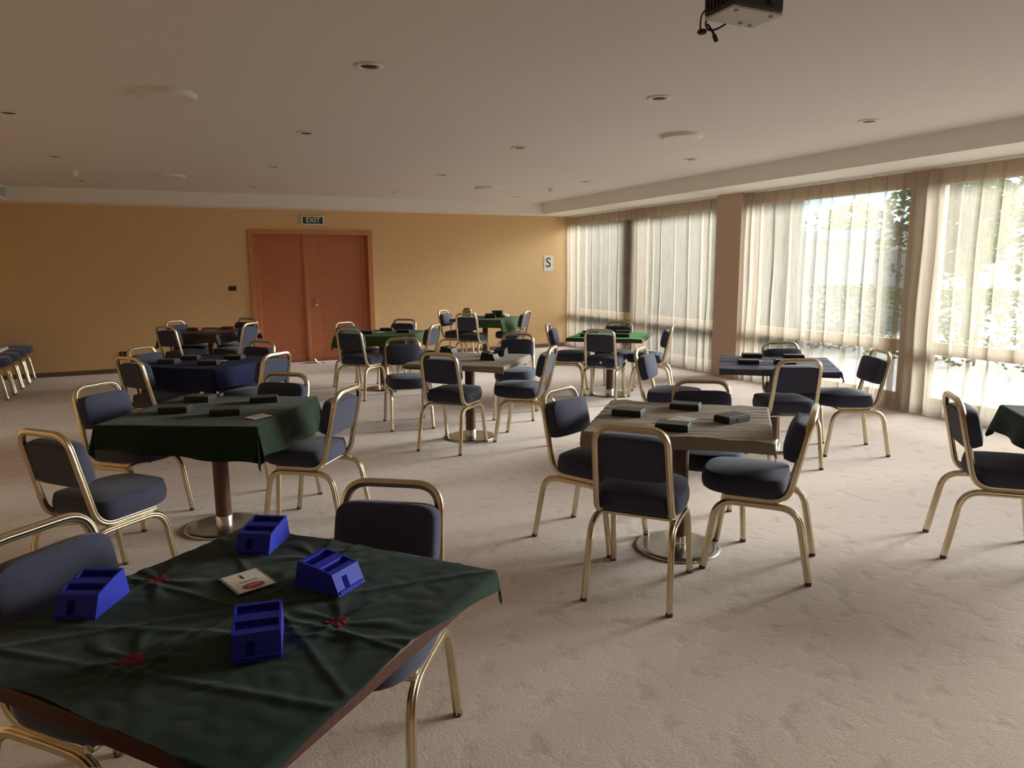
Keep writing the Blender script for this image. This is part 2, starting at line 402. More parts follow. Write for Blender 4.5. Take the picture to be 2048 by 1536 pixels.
cb.tube([(-.085, .12, .0), (-.05, .127, -.022), (-.03, .132, -.045)], circ(.005, 8)).tube([(-.04, .13, -.034), (-.022, .134, -.056)], circ(.009, 8))
cb.build('cable', 'dark', t)

# ------------------------------------------------------------------ curtains
def curtain(y0, y1, seed, label, k_amp=1., pitch=.20):
    rnd = random.Random(seed); L_ = y0-y1; n = max(6, int(L_/pitch))
    per = [rnd.uniform(.7, 1.35) for _ in range(n)]
    per[0] *= .55; per[-1] *= .55; per[1] *= .7; per[-2] *= .7
    tot = sum(per); ph = [rnd.uniform(-.5, .5) for _ in range(n+1)]; am = [rnd.uniform(.55, 1.25) for _ in range(n+1)]
    fold = [rnd.uniform(.35, 1.25) for _ in range(n+1)]
    edges = [0]
    for p in per: edges.append(edges[-1]+p/tot)
    seg = 14; cols = n*seg; rows = 26
    def fn(u, v):
        k = min(n-1, int(u*n+1e-9)); f = u*n-k
        z = .02+v*(ZS-.03-.02)
        low = 1-v
        a = am[k]*(1-f)+am[k+1]*f; fo = fold[k]*(1-f)+fold[k+1]*f
        w = 2*PI*f
        amp = (.040+.032*low**.7)*a*k_amp
        y = y0-L_*(edges[k]+(edges[k+1]-edges[k])*(f-fo*(.62+.20*low)*math.sin(w)/PI))
        y += .012*math.sin(3.1*z+ph[k]*6)*low
        x = XR-.20+amp*math.cos(w)*.8+.010*math.sin(2*w+ph[k]*5)+.012*noise.noise((y*2.3, z*1.1, seed))
        return (x, min(max(y, y1-.01), y0+.01), z)
    b = MB(); b.grid(cols, rows, fn)
    hem = b.build('curtain', 'sheer')
    tag(hem, label, 'curtain', 'sheer curtains along the window wall')
    return hem
curtain(12.70, 10.51, 1, 'pale sheer curtain hanging against the tan wall at the far corner', .62, .24)
curtain(10.50, 8.28, 2, 'pale sheer curtain left of the big pillar, behind the bright green table', .7, .23)
curtain(7.72, 5.24, 3, 'pale sheer curtain just camera side of the big pillar, behind the slate table')
curtain(5.23, 2.66, 4, 'pale sheer curtain closest to the camera, behind the turned away chair')
curtain(2.60, .20, 5, 'pale sheer curtain beyond the right picture edge')
cp = MB().box(XR-.23, XR-.15, 0.1, 12.72, ZS-.012, ZS).build('curtain_track', 'white'); tag(cp, 'white curtain track along the underside of the window soffit', 'curtain rail')

# ------------------------------------------------------------------ chair
def make_chair():
    root = thing('banquet_chair', 'chair', 'chair', group='navy and gold banquet chairs')
    sec = ribbed(.0185, .0165)
    fp = [(.186, .165, .411), (.183, -.138, .411), (.168, -.240, .868), (-.168, -.240, .868), (-.183, -.138, .411), (-.186, .165, .411)]
    MB().tube(fillet(fp, [.085, .085, .085, .085], 8), sec, (0, 0, 1)).build('back_frame', 'gold', root)
    for sx in (1, -1):
        for sy in (1, -1):
            p = [(sx*.190, .02, .3835), (sx*.194, sy*.205+(.0 if sy > 0 else .01), .3835), (sx*.207, sy*.262, .012)]
            lg = MB().tube(fillet(p, [.095], 9), sec, (0, 0, 1)).build('leg', 'gold', root)
            MB().lathe([(.0175, 0), (.0175, .014), (.0165, .018)], 14, sx*.2072, sy*.2626).build('foot_cap', 'rubber', lg)
    br = MB()
    for y in (.165, -.085): br.tube([(-.182, y, .402), (.182, y, .402)], circ(.011, 10))
    br.build('seat_brace', 'gold', root)
    # seat cushion: boxed sides, crowned top, front slightly wider
    rings = []
    def seat_top(x, y):
        q = max(0, 1-(abs(x)/.226)**2.6)*max(0, 1-(abs(y)/(.262 if y > 0 else .212))**2.6)
        return .504+.038*q**.6
    for z, s in ((.420, .90), (.423, .95), (.430, .985), (.445, 1.005), (.466, 1.014), (.486, 1.008), (.498, .992), (0, .972), (0, .945), (0, .90), (0, .84), (0, .76), (0, .66), (0, .54), (0, .40), (0, .25), (0, .10)):
        rings.append([(x*s, y*s+.064, z if z else seat_top(x*s, y*s)) for x, y in seat_plan()])
    MB().loft(rings).build('seat', 'navy', root)
    # back pad leaning with the uprights
    tilt = math.atan2(.102, .457)
    mt = Matrix.Translation((0, -.205, .705)) @ Matrix.Rotation(tilt, 4, 'X') @ Matrix.Rotation(PI/2, 4, 'X')
    rings = []
    def pad(x, y):
        q = max(0, 1-(abs(x)/.190)**3.5)*max(0, 1-(abs(y)/.114)**3.0)
        return -.058-.034*q**.7-.008*(1-(x/.18)**2)
    for dz, s in ((.003, .92), (.001, .965), (-.006, .99), (-.016, 1.0), (-.042, 1.0), (-.053, .985), (0, .965), (0, .93), (0, .87), (0, .79), (0, .68), (0, .55), (0, .40), (0, .24), (0, .09)):
        pts = [(x*s, y*s) for x, y in superell(.182, .108, 48, 5.5-2.2*(1-s)*(s < .97))]
        rings.append([mt @ Vector((x, y, dz if s > .98 or dz > 0 else pad(x, y))) for x, y in pts])
    MB().loft(rings[::-1]).build('backrest', 'navy', root)
    return root
chair0 = make_chair(); chair_used = [False]
def chair(x, y, deg, label):
    o = chair0 if not chair_used[0] else copy_tree(chair0); chair_used[0] = True
    o.location = (x, y, 0); o.rotation_euler = (0, 0, R(deg)); o['label'] = 'navy gold-framed chair '+label
    return o

CH = [
 (.483, 2.135, 145, 'behind the nearest dark green table on its window side'),
 (-.269, 2.185, -137, 'cut by the left picture edge beside the nearest dark green table'),
 (-.395, 1.405, -50, 'only its seat showing below the front of the nearest dark green table'),
 (-.439, 3.961, -49, 'pulled back, closest to the camera at the draped forest green table'),
 (-.359, 5.13, -132, 'by the left corner of the draped forest green table'),
 (.71, 4.483, 52, 'side on at the right of the draped forest green table'),
 (.49, 5.005, 140, 'behind the draped forest green table, top showing over the cloth'),
 (-.238, 6.92, -54, 'seen from behind, camera side left of the deep blue table'),
 (-.185, 7.48, -129, 'far left of the deep blue table, pad facing the camera'),
 (.583, 6.68, 42, 'right of the deep blue table, turned away from the camera'),
 (.55, 7.56, 128, 'behind the deep blue table in front of the door'),
 (-.02, 10.48, -48, 'seen from behind, left of the black table by the far wall'),
 (.08, 11.22, -135, 'against the tan wall, far left of the black table'),
 (.675, 10.53, 52, 'right of the black table, its back to the double door'),
 (.74, 11.27, 134, 'farthest behind the black table beside the door frame'),
 (2.006, 8.875, -46, 'seen from behind at the olive table, standing in front of the door'),
 (2.147, 9.66, -148, 'far left of the olive table, only its top rail clear'),
 (2.76, 9.80, 139, 'farthest behind the olive table, against the tan wall'),
 (2.81, 8.98, 49, 'right of the olive table, back lit violet by the window'),
 (2.058, 7.016, 173, 'facing the camera behind the left corner of the middle taupe table'),
 (2.155, 5.949, -48, 'back to the camera, in front of the middle taupe table'),
 (2.891, 5.908, 49, 'side on, right of the middle taupe table'),
 (3.243, 6.923, 149, 'pulled away behind the middle taupe table'),
 (4.28, 11.58, -138, 'left of the cluttered table in the far corner'),
 (4.29, 10.84, -44, 'back to the camera at the cluttered table in the far corner'),
 (5.09, 10.92, 47, 'right of the cluttered table in the far corner'),
 (4.46, 7.99, -126, 'left of the bright green table, seat pointing to the window'),
 (4.575, 7.275, -45, 'back to the camera with a white square, at the bright green table'),
 (5.10, 7.86, 130, 'behind the bright green table against the curtain'),
 (5.311, 7.317, 50, 'right of the bright green table, nearest the big pillar'),
 (2.007, 2.831, -48.6, 'back to the camera, in front of the wrinkled taupe table'),
 (2.765, 2.795, 40, 'right of the wrinkled taupe table, large seat side on'),
 (2.139, 3.525, -154, 'left of the wrinkled taupe table, facing right'),
 (2.866, 3.39, 147, 'behind the wrinkled taupe table, facing the camera'),
 (3.86, 5.106, -141, 'pulled away to the left of the slate table'),
 (5.086, 4.861, 160, 'behind the slate table, in front of the curtain'),
 (5.173, 4.271, 63, 'right of the slate table, side on near the window'),
 (4.421, 4.259, -24, 'back to the camera, in front of the slate table'),
 (4.043, 2.362, -133, 'cut by the right picture edge, facing the draped corner'),
 (-2.31, 12.38, -90, 'farthest of the row along the left wall, in the corner'),
 (-2.31, 11.88, -90, 'second from the far corner in the row along the left wall'),
 (-2.31, 11.38, -90, 'third from the far corner in the row along the left wall'),
 (-2.31, 10.88, -90, 'nearest of the row along the left wall, by the silver clothed table'),
]
for i, (x, y, a, l) in enumerate(CH):
    o = chair(x, y, a, l)
    if i in (27, 9):
        MB().box(.0-.012, .012, -.149, -.147, .462, .490).build('white_square', 'white', o)  # small white square at the rear of the seat

# ------------------------------------------------------------------ tables
TH = .747; HS = .46
def make_table():
    root = thing('pedestal_table', 'table', 'table', group='square pedestal tables')
    MB().box(-HS, HS, -HS, HS, TH-.042, TH, .006).build('tabletop', 'wood', root)
    MB().box(-.16, .16, -.16, .16, TH-.055, TH-.042).build('mounting_plate', 'steeldark', root)
    MB().lathe([(.047, .075), (.047, TH-.055)], 32).build('pole', 'pole', root)
    MB().lathe([(.050, .018), (.050, .076), (.047, .078)], 32).build('collar', 'steel', root)
    MB().lathe([(.236, 0), (.238, .006), (.234, .012), (.20, .016), (.06, .0185), (.05, .019)], 56).build('base_disc', 'steeldark', root)
    return root
table0 = make_table(); tused = [False]
TB = dict(
 F=(.096, 1.816, -50.2, 'square pedestal table nearest the camera, under a dark green cloth with red emblems'),
 G=(.154, 4.679, -29.4, 'square pedestal table with deeply draped forest green cloth, wooden pole and steel foot'),
 Y=(2.502, 3.156, -42.4, 'square pedestal table under the wrinkled taupe cloth, round steel foot showing'),
 M=(2.435, 6.222, -40.5, 'square pedestal table in mid room under a smooth taupe cloth'),
 T=(4.853, 7.567, -43, 'square pedestal table with bare dark edges under a bright green cloth'),
 N=(4.678, 4.642, -41.5, 'square pedestal table under the glossy slate navy cloth by the window'),
 O=(2.413, 9.333, -36, 'square pedestal table under an olive cloth right of the door'),
 B=(.19, 7.25, -42, 'square pedestal table under a deep blue cloth in front of the door'),
 R=(.37, 10.93, -42, 'square pedestal table under a black cloth by the far wall'),
 K=(4.72, 11.30, -45, 'square pedestal table piled with boxes in the far corner'),
 Z=(4.50, 1.96, -43, 'square pedestal table at the right picture edge, only a draped corner showing'),
 L=(-2.30, 9.38, 0, 'square pedestal table at the left picture edge under a silvery cloth'),
)
for k, (x, y, a, l) in TB.items():
    o = table0 if not tused[0] else copy_tree(table0); tused[0] = True
    o.location = (x, y, 0); o.rotation_euler = (0, 0, R(a)); o['label'] = l
def tw(k, u, v, z=TH+.004):
    x, y, a = TB[k][:3]; a = R(a)
    return (x+math.cos(a)*u-math.sin(a)*v, y+math.sin(a)*u+math.cos(a)*v, z)
def tl(k, X, Y):
    x, y, a = TB[k][:3]; a = R(a); dx, dy = X-x, Y-y
    return (math.cos(a)*dx+math.sin(a)*dy, -math.sin(a)*dx+math.cos(a)*dy)

def cloth(k, half, m, label, off=(0, 0), rot=0., amp=.002, freq=9., seed=0, flare=.12, wave=.03, creases=(), spots=(), edge=0., n=96, folds=0., fold_dir=17., tips=()):
    hx, hy = half; cr, sr = math.cos(R(rot)), math.sin(R(rot)); H = HS+.004
    def wr(x, y):
        z = amp*(1+noise.noise((x*freq, y*freq*.45, seed)))+amp*.9*abs(noise.noise((x*freq*1.7+4, y*freq*2.2, seed+3)))
        for (px, py, ang, am, wd) in creases:
            c, s = math.cos(R(ang)), math.sin(R(ang)); dd = -(x-px)*s+(y-py)*c+.006*noise.noise((x*5, y*5, seed+9))
            z += am*math.exp(-(dd/wd)**2)
        for (px, py) in spots:
            r = math.hypot(x-px, y-py); th = math.atan2(y-py, x-px)
            z += .0042*math.exp(-((r-.09)/.075)**2)*max(0, math.sin(7*th+3*noise.noise((px*3, py*3, r*6))))
        if folds:
            c, s = math.cos(R(fold_dir)), math.sin(R(fold_dir)); p, q = x*c+y*s, -x*s+y*c
            q += .035*noise.noise((p*3.2, q*3, seed+7)); e = noise.noise((p*2.6, q*9.5, seed+5))
            z += folds*max(0, 1-abs(e)*3.2)**1.5*(.45+.55*noise.noise((p*2.2, q*3, seed)))+folds*.22*(1+noise.noise((p*4, q*9, seed+8)))
        return z
    def fn(u, v):
        a, b = (u*2-1)*hx, (v*2-1)*hy
        if edge:
            a += edge*noise.noise((b*6, 1.3, seed)) * (abs(a)/hx)**6; b += edge*noise.noise((a*6, 5.1, seed))*(abs(b)/hy)**6
        for tx, ty, ta in tips:
            w = max(0, (tx*(u*2-1)+ty*(v*2-1))/2)**5; a += tx*ta*w; b += ty*ta*w
        x = cr*a-sr*b+off[0]; y = sr*a+cr*b+off[1]
        cx, cy = max(-H, min(H, x)), max(-H, min(H, y)); ox, oy = x-cx, y-cy; l = math.hypot(ox, oy)
        zz = wr(cx, cy)
        if l < 1e-6: return (x, y, TH+.0025+max(zz, 0))
        dx, dy = ox/l, oy/l; r = .012; arc = r*PI/2
        if l < arc:
            t = l/r; out, dn = r*math.sin(t), r*(1-math.cos(t))
        else:
            g = l-arc; tang = cx*dy*1.+cy*dx*-1.
            out = r+g*flare+g*wave*4*math.sin(tang*16+seed)+g*.12*noise.noise((cx*4, cy*4, seed+2)); dn = r+g*math.sqrt(max(.2, 1-flare*flare))
        fade = math.exp(-l*30)
        return (cx+dx*max(out, .001), cy+dy*max(out, .001), TH+.0025+max(zz, 0)*fade-dn)
    x, y, a = TB[k][:3]
    o = MB().grid(n, n, fn).build('tablecloth', m, None, (x, y, 0), R(a))
    tag(o, label, 'tablecloth', 'table cloths'); HEIGHT[k] = wr; return o
HEIGHT = {}

EM = [tl('F', *p) for p in ((-.112, 2.11), (.322, 2.071), (.287, 1.65), (-.153, 1.676))]
cF = cloth('F', (.459, .457), 'bottle', 'dark green velvety cloth with four red emblems on the nearest table', (.004, .0), 0, .0028, 8, 1, .10, .02,
      [(0, 0, 0, .004, .010), (0, 0, 90, .004, .010), (0, 0, 45, .0028, .012), (.25, 0, 78, .003, .012), (-.2, -.2, 20, .003, .012), (.1, -.3, 10, .0035, .012), (.3, -.1, -30, .003, .010)], EM, .014, 150, tips=((1, 1, .085), (1, -1, .045)))
def emblem(p, a):
    b = MB(); n = 40; wr = HEIGHT['F']; rings = []
    for q in (1., 1., .8, .55, .3, .08):
        ring = []
        for j in range(n):
            t = 2*PI*j/n; r = q*.029*(1+.16*math.cos(3*t+a)+.14*math.sin(7*t+a*2)+.10*math.cos(11*t+a*3))
            x, y = r*math.cos(t+a), r*math.sin(t+a)*.85
            ring.append((x, y, max(wr(p[0]+x, p[1]+y), 0)+(.0010 if len(rings) else -.0005)))
        rings.append(ring)
    b.loft(rings)
    return b.build('emblem', 'redpatch', cF, (p[0], p[1], TH+.0025))
for i, p in enumerate(EM): emblem(p, i*1.1)
cloth('G', (.62, .62), 'green', 'forest green cloth draped low over the table on the left', (.05, -.02), -4, .0022, 7, 11, .14, .03, [(0, 0, 0, .002, .012), (0, 0, 90, .002, .012)], n=120)
cloth('Y', (.512, .512), 'taupe', 'wrinkled taupe cloth on the closest window-side table with four flat boxes', (.0, -.012), 1.5, .0022, 7, 21, .10, .02, [(.0, .15, 8, .002, .012)], folds=.013, n=190, tips=((1, -1, .012), (-1, -1, .015), (1, 1, .01)))
cloth('M', (.505, .505), 'taupe', 'smooth taupe cloth with pointed corners on the mid room table', (.01, -.005), -2, .002, 7, 31, .12, .02, folds=.002)
cloth('T', (.445, .445), 'bright', 'bright green cloth laid flat on the table by the far curtains', (0, 0), 1, .0022, 8, 41, .1, .02, edge=.03)
cloth('N', (.495, .495), 'slate', 'glossy slate navy cloth in ripples on the table by the window', (.01, -.005), 2, .002, 7, 51, .14, .03, folds=.015, n=180, tips=((1, -1, .025), (1, 1, .02)))
cloth('O', (.60, .60), 'olive', 'olive green cloth with a drooping corner, table right of the door', (.0, .0), 3, .002, 6, 61, .16, .03)
cloth('B', (.64, .64), 'blue', 'deep blue cloth hanging low on the table in front of the door', (.02, .0), -3, .0025, 6, 71, .16, .03, [(0, 0, 45, .003, .015)])
cloth('R', (.60, .60), 'black', 'black cloth hanging over the table by the far wall', (-.02, -.02), 5, .003, 6, 81, .16, .03)
cloth('K', (.46, .60), 'olive', 'muted green cloth falling over the side of the cluttered corner table', (.22, .0), 0, .002, 6, 91, .12, .03)
cloth('Z', (.62, .62), 'bottle', 'dark green draped cloth corner at the right picture edge', (.0, .0), 0, .002, 6, 101, .18, .03)
cloth('L', (.50, .50), 'silver', 'silvery patterned cloth at the left picture edge', (.0, .0), 0, .002, 6, 111, .14, .03)

# ------------------------------------------------------------------ things on the tables
def wedge(b, x0, x1, prof, mtx=None):
    """extrude a (y, z) outline along x"""
    n = len(prof); vs = [(x0, y, z) for y, z in prof]+[(x1, y, z) for y, z in prof]
    return b.add(vs, [tuple(range(n)), tuple(range(2*n-1, n-1, -1))]+[(j, n+j, n+(j+1) % n, (j+1) % n) for j in range(n)])
def make_open_box(name, m, mi, cat, group):
    """open bidding box: sloping front, two stepped card slots"""
    root = thing(name, name, cat, group=group); w = .052; d = .078
    b = MB(); wall = .005
    side = [(-d, 0), (d, 0), (d*.78, .074), (d*.30, .070), (-d*.18, .064), (-d*.70, .056)]
    wedge(b, -w, -w+wall, side); wedge(b, w-wall, w, side)
    wedge(b, -w+wall, w-wall, [(-d, 0), (-d+.012, 0), (-d*.44, .058), (-d*.70, .056)])
    wedge(b, -w+wall, w-wall, [(d-.014, 0), (d, 0), (d*.78, .074), (d*.64, .073)])
    wedge(b, -w+wall, w-wall, [(-d*.16, 0), (d*.26, 0), (d*.22, .068), (-d*.12, .0645)])
    wedge(b, -w+wall, w-wall, [(-d, 0), (d, 0), (d, .012), (-d, .012)])
    b.build('tray', m, root)
    c = MB(); c.box(-w*.16-.012, w*.16-.012, -.0015, .0015, -.017, .017)
    c.build('finger_notch', mi, root, (0, -d*.862, .0255)).rotation_euler = (R(-22.7), 0, 0)
    s = MB()
    wedge(s, -w+.005, w-.005, [(d*.10, .012), (d*.74, .012), (d*.68, .066), (d*.12, .061)])
    wedge(s, -w+.005, w-.005, [(-d*.80, .012), (-d*.04, .012), (-d*.02, .059), (-d*.56, .050)])
    s.build('slot_shade_fill', mi, root)  # fills the slots in a darker colour that stands for their shade
    return root
def place(proto, flag, k, X, Y, deg, label, z=TH+.011):
    o = proto if not flag[0] else copy_tree(proto); flag[0] = True
    o.location = (X, Y, z); o.rotation_euler = (0, 0, R(deg)); o['label'] = label; return o
bb = make_open_box('bidding_box', 'bluebox', 'bluein', 'box', 'blue open boxes on the nearest table'); fb = [False]
for X, Y, a, l in ((-.258, 2.00, -26, 'blue plastic open box on the left side of the nearest table'), (.180, 2.235, -31, 'blue plastic open box at the far corner of the nearest table'),
                   (.312, 1.862, 38, 'blue plastic open box on the window side of the nearest table'), (.106, 1.615, -9, 'blue plastic open box closest to the camera')):
    place(bb, fb, 'F', X, Y, a, l)
kb = make_open_box('bidding_box', 'blackbox', 'dark', 'box', 'black open boxes'); fk = [False]
for X, Y, a, l in ((2.40, 6.70, 40, 'black open box at the far left of the middle taupe table'), (2.575, 6.06, 40, 'black open box on the camera side of the middle taupe table'),
                   (2.80, 6.32, -40, 'black open box on the right of the middle taupe table'), (2.08, 6.36, -50, 'black open box at the left corner of the middle taupe table')):
    place(kb, fk, 'M', X, Y, a, l, TH+.006)
def make_flat_box(m, mt_, group):
    root = thing('card_box', 'box', 'box', group=group)
    MB().box(-.085, .085, -.055, .055, 0, .030, .002).build('box_tray', m, root)
    MB().box(-.082, .082, -.052, .052, .0295, .038, .0015).build('box_lid', mt_, root)
    MB().box(-.02, .02, -.057, -.0535, .010, .024).build('thumb_notch', 'dark', root)
    return root
fb0 = make_flat_box('blackbox', 'blacktop', 'flat black boxes'); ff = [False]
PL = {'Y': 'wrinkled taupe table', 'G': 'forest green table', 'T': 'bright green table', 'N': 'slate table', 'B': 'deep blue table', 'O': 'olive table'}
for k, X, Y, a, pos in (('Y', 2.285, 3.36, -50, 'left'), ('Y', 2.685, 3.355, -48, 'far corner'), ('Y', 2.285, 2.95, -48, 'camera side'), ('Y', 2.695, 2.97, 8, 'right'),
                      ('G', .075, 5.03, -30, 'far side'), ('G', .45, 4.80, -10, 'right side'), ('G', -.07, 4.70, -20, 'left side'), ('G', .20, 4.48, -10, 'camera side'),
                      ('T', 4.74, 7.86, 0, 'far left'), ('T', 5.10, 7.66, -30, 'right'), ('T', 4.86, 7.30, -40, 'camera side'), ('T', 4.52, 7.56, -40, 'left'),
                      ('N', 4.76, 5.02, -35, 'far side'), ('N', 4.42, 4.70, -35, 'left'), ('N', 5.03, 4.78, -35, 'right'), ('N', 4.70, 4.56, -35, 'camera side'),
                      ('B', .05, 7.45, -20, 'far side'), ('B', -.13, 7.25, -30, 'left'), ('B', .20, 6.98, -20, 'camera side'), ('B', .44, 7.28, -30, 'right'),
                      ('O', 2.55, 9.60, -30, 'far side'), ('O', 2.20, 9.29, -30, 'left'), ('O', 2.68, 9.23, -30, 'right')):
    place(fb0, ff, k, X, Y, a, 'flat black card box on the %s of the %s' % (pos, PL[k]), TH+(.0115 if k in 'YN' else .007))
rb0 = make_flat_box('redbox', 'redbox', 'red boxes on the black table'); fr_ = [False]
for X, Y, a, l in ((.16, 11.05, -30, 'left of the two red card boxes on the black table'), (.60, 11.02, -10, 'right of the two red card boxes on the black table')):
    place(rb0, fr_, 'R', X, Y, a, l, TH+.009)

# laminated table numbers
def card(name, X, Y, deg, w, h, label, full=False, z=TH+.011, m='paper'):
    t = thing(name, label, 'card', (X, Y, z), R(deg))
    MB().box(-w/2, w/2, -h/2, h/2, 0, .0015).build('laminate', 'film' if full else m, t)
    if full:
        MB().box(-w/2+.006, w/2-.006, -h/2+.003, h/2-.003, .0014, .0022).build('card_face', 'paper', t)
        def disc(rx, ry, cx, cy, z0, z1, nm, mm):
            n = 36; ring = lambda zz: [(cx+rx*math.cos(2*PI*j/n), cy+ry*math.sin(2*PI*j/n), zz) for j in range(n)]
            MB().loft([ring(z0), ring(z1)], True, False).build(nm, mm, t)
        disc(.030, .019, 0, .040, .0021, .0026, 'logo', 'redink')
        b = MB()
        for q in range(6): b.box(-.018+q*.006, -.0145+q*.006, .033, .041+.003*(q % 2), .0025, .0030)
        b.box(-.017, .017, .0305, .0320, .0025, .0030)
        b.build('logo_lettering', 'pinkink', t)
        b = MB()
        for q in range(9):
            x = -.026+q*.0058; b.box(x, x+.0012, -.001, .006, .0021, .0026).box(x, x+.0040, .0045, .006, .0021, .0026)
            if q % 2: b.box(x+.0028, x+.0040, -.001, .006, .0021, .0026)
            else: b.box(x, x+.0040, -.001, .0004, .0021, .0026)
        b.build('caption', 'greyink', t)
        text_mesh('number', '1', .042, 'ink', t, Matrix.Translation((.004, -.034, .0024)), .0003, .0008)
    else:
        b = MB()
        for q in range(3): b.box(-w*.3, w*.3, -h*.28+q*h*.22, -h*.20+q*h*.22, .0014, .0020)
        b.build('print', 'greyink', t)
    return t
card('table_sign', .112, 1.978, 198, .108, .134, 'laminated table number 1 card with a red oval logo', True)
card('table_sign', .366, 4.312, 32, .125, .095, 'small white printed card on the forest green table', m='paper', z=TH+.008)
card('table_sign', 2.475, 3.125, 20, .15, .11, 'glossy clear card in the centre of the wrinkled taupe table', m='projbase', z=TH+.0115)  # clear sheet drawn opaque pale grey, its reflections put into the colour
card('table_sign', 4.674, 4.775, -30, .13, .10, 'white card shining on the slate table', z=TH+.0125)
card('table_sign', 2.408, 9.45, 30, .13, .10, 'white card on the olive table', z=TH+.007)
card('table_sign', .30, 7.17, -10, .13, .10, 'pale card on the deep blue table', m='projbase', z=TH+.010)
card('table_sign', .36, 10.86, -10, .14, .10, 'pale card on the black table', m='projbase', z=TH+.010)

# clutter on the corner table
t = thing('paper_bag', 'crumpled beige paper bag on the left of the cluttered corner table', 'bag', (4.44, 11.42, TH+.006), R(-30))
b = MB(); rnd = random.Random(5); rings = []
for z, s in ((0, 1), (.04, 1.05), (.09, .98), (.125, 1.04), (.14, .9)):
    rings.append([(x*s+.008*noise.noise((x*30, y*30, z*40)), y*s+.008*noise.noise((y*30, x*30, z*30)), z+.012*noise.noise((x*20, y*20, 3+z))) for x, y in superell(.075, .05, 28, 6)])
b.loft(rings, True, False).build('bag_body', 'beige', t)
MB().box(-.05, .05, -.02, .02, .138, .165, .004).build('bag_contents', 'bark', t)
t = thing('paper_stack', 'loose stack of pale papers on the cluttered corner table', 'papers', (4.62, 11.30, TH+.006), R(-40))
for k in range(5): MB().box(-.10+.008*k, .10+.006*k, -.07, .07-.004*k, k*.009, k*.009+.007).build('sheet', ('paper', 'beige', 'paper', 'projbase', 'paper')[k], t)
t = thing('drinking_cup', 'small pale cup standing on the cluttered corner table', 'cup', (4.58, 11.47, TH+.006))
b = MB(); b.lathe([(.026, 0), (.036, .075), (.034, .076), (.025, .006), (.002, .006)], 22); b.build('cup_body', 'paper', t)
MB().tube(fillet([(.034, 0, .06), (.06, 0, .06), (.055, 0, .025), (.030, 0, .02)], [.012, .012]), circ(.004, 8)).build('cup_handle', 'paper', t)
for k, (X, Y, z, a, l) in enumerate(((4.76, 11.15, 0, -30, 'lower front black box of the pile on the corner table'), (4.76, 11.16, .037, -12, 'upper front black box of the pile on the corner table'),
                               (4.95, 11.28, 0, -50, 'bottom black box of the rear pile on the corner table'), (4.95, 11.28, .037, -35, 'middle black box of the rear pile on the corner table'), (4.94, 11.28, .074, -15, 'topmost black box of the rear pile on the corner table'))):
    o = copy_tree(fb0); o.location = (X, Y, TH+.009+z); o.rotation_euler = (0, 0, R(a)); o['label'] = l
t = thing('plastic_wrap', 'crumpled clear plastic wrap beside the black box pile on the corner table', 'wrap', (5.07, 11.23, TH+.008))
b = MB(); rings = []
for z, s in ((0, .9), (.02, 1.1), (.045, .9), (.06, .4)):
    rings.append([(x*s*(1+.4*noise.noise((x*40, y*40, z*60))), y*s*(1+.4*noise.noise((y*40, x*40, z*60+9))), z+.012*noise.noise((x*50, y*50, 1))) for x, y in superell(.06, .05, 24, 2.2)])
b.loft(rings, True, False).build('wrap_body', 'rooftile', t)

# curled strip lying by the door
t = thing('paper_strip', 'curled white paper strip lying on the carpet by the door', 'paper', (2.14, 12.52, .002), R(-12))
MB().grid(24, 4, lambda u, v: (-.10+.20*u if u > .35 else -.03-.10*math.sin((.35-u)*2.2)*.9, -.10+.2*v, .004+(0 if u > .35 else .10*(1-math.cos((.35-u)*3.4)))+.010*math.sin(u*9)*(u > .35)*(1-u))).build('strip', 'paper', t)

# ------------------------------------------------------------------ outdoors
def gs(o, k='structure'):
    o['kind'] = k; return o
gs(MB().box(XR+.2, 34, -14, 44, -.25, -.06).build('terrace_ground', 'terrace'))
def leaves(b, rnd, n, fn, size):
    for _ in range(n):
        p = Vector(fn(rnd)); a, e = rnd.uniform(0, 2*PI), rnd.uniform(-.9, .9)
        u = Vector((math.cos(a), math.sin(a), 0)); w = Vector((-math.sin(a)*math.sin(e), math.cos(a)*math.sin(e), math.cos(e))); s = size*rnd.uniform(.6, 1.3)
        b.add([p-u*s*.5, p+w*s*.28, p+u*s*.5, p-w*s*.28], [(0, 1, 2, 3)])
def hedge(x0, x1, y0, y1, h, seed, label, n=5200):
    rnd = random.Random(seed); t = thing('hedge', label, 'hedge', ((x0+x1)/2, (y0+y1)/2, -.06), 0, 'hedges beyond the windows')
    b = MB(); hx, hy = (x1-x0)/2, (y1-y0)/2
    def f(r):
        while True:
            p = (r.uniform(-hx, hx), r.uniform(-hy, hy), r.uniform(.05, h)); q = p[2] > h-.25 or abs(p[0]) > hx-.25 or abs(p[1]) > hy-.25
            if q: return (p[0], p[1], p[2]+.12*noise.noise((p[0]*2+seed, p[1]*2, 0)))
    leaves(b, rnd, n, f, .10); b.build('foliage', 'hedge', t)
    b = MB()
    for k in range(6):
        yy = -hy*.9+k*hy*.36; b.tube([(0, yy, 0), (.05, yy+.03, h*.5), (-.04, yy, h*.85)], circ(.02, 6))
    b.build('stems', 'bark', t); return t
hedge(11.2, 12.3, 3.0, 10.4, 1.25, 3, 'long clipped green hedge outside the nearest curtain')
hedge(12.3, 13.1, 12.4, 14.4, .75, 4, 'low green hedge in front of the white pavilion')
hedge(9.6, 10.5, 14.5, 21.5, 1.0, 6, 'green hedge outside the curtain left of the big pillar')
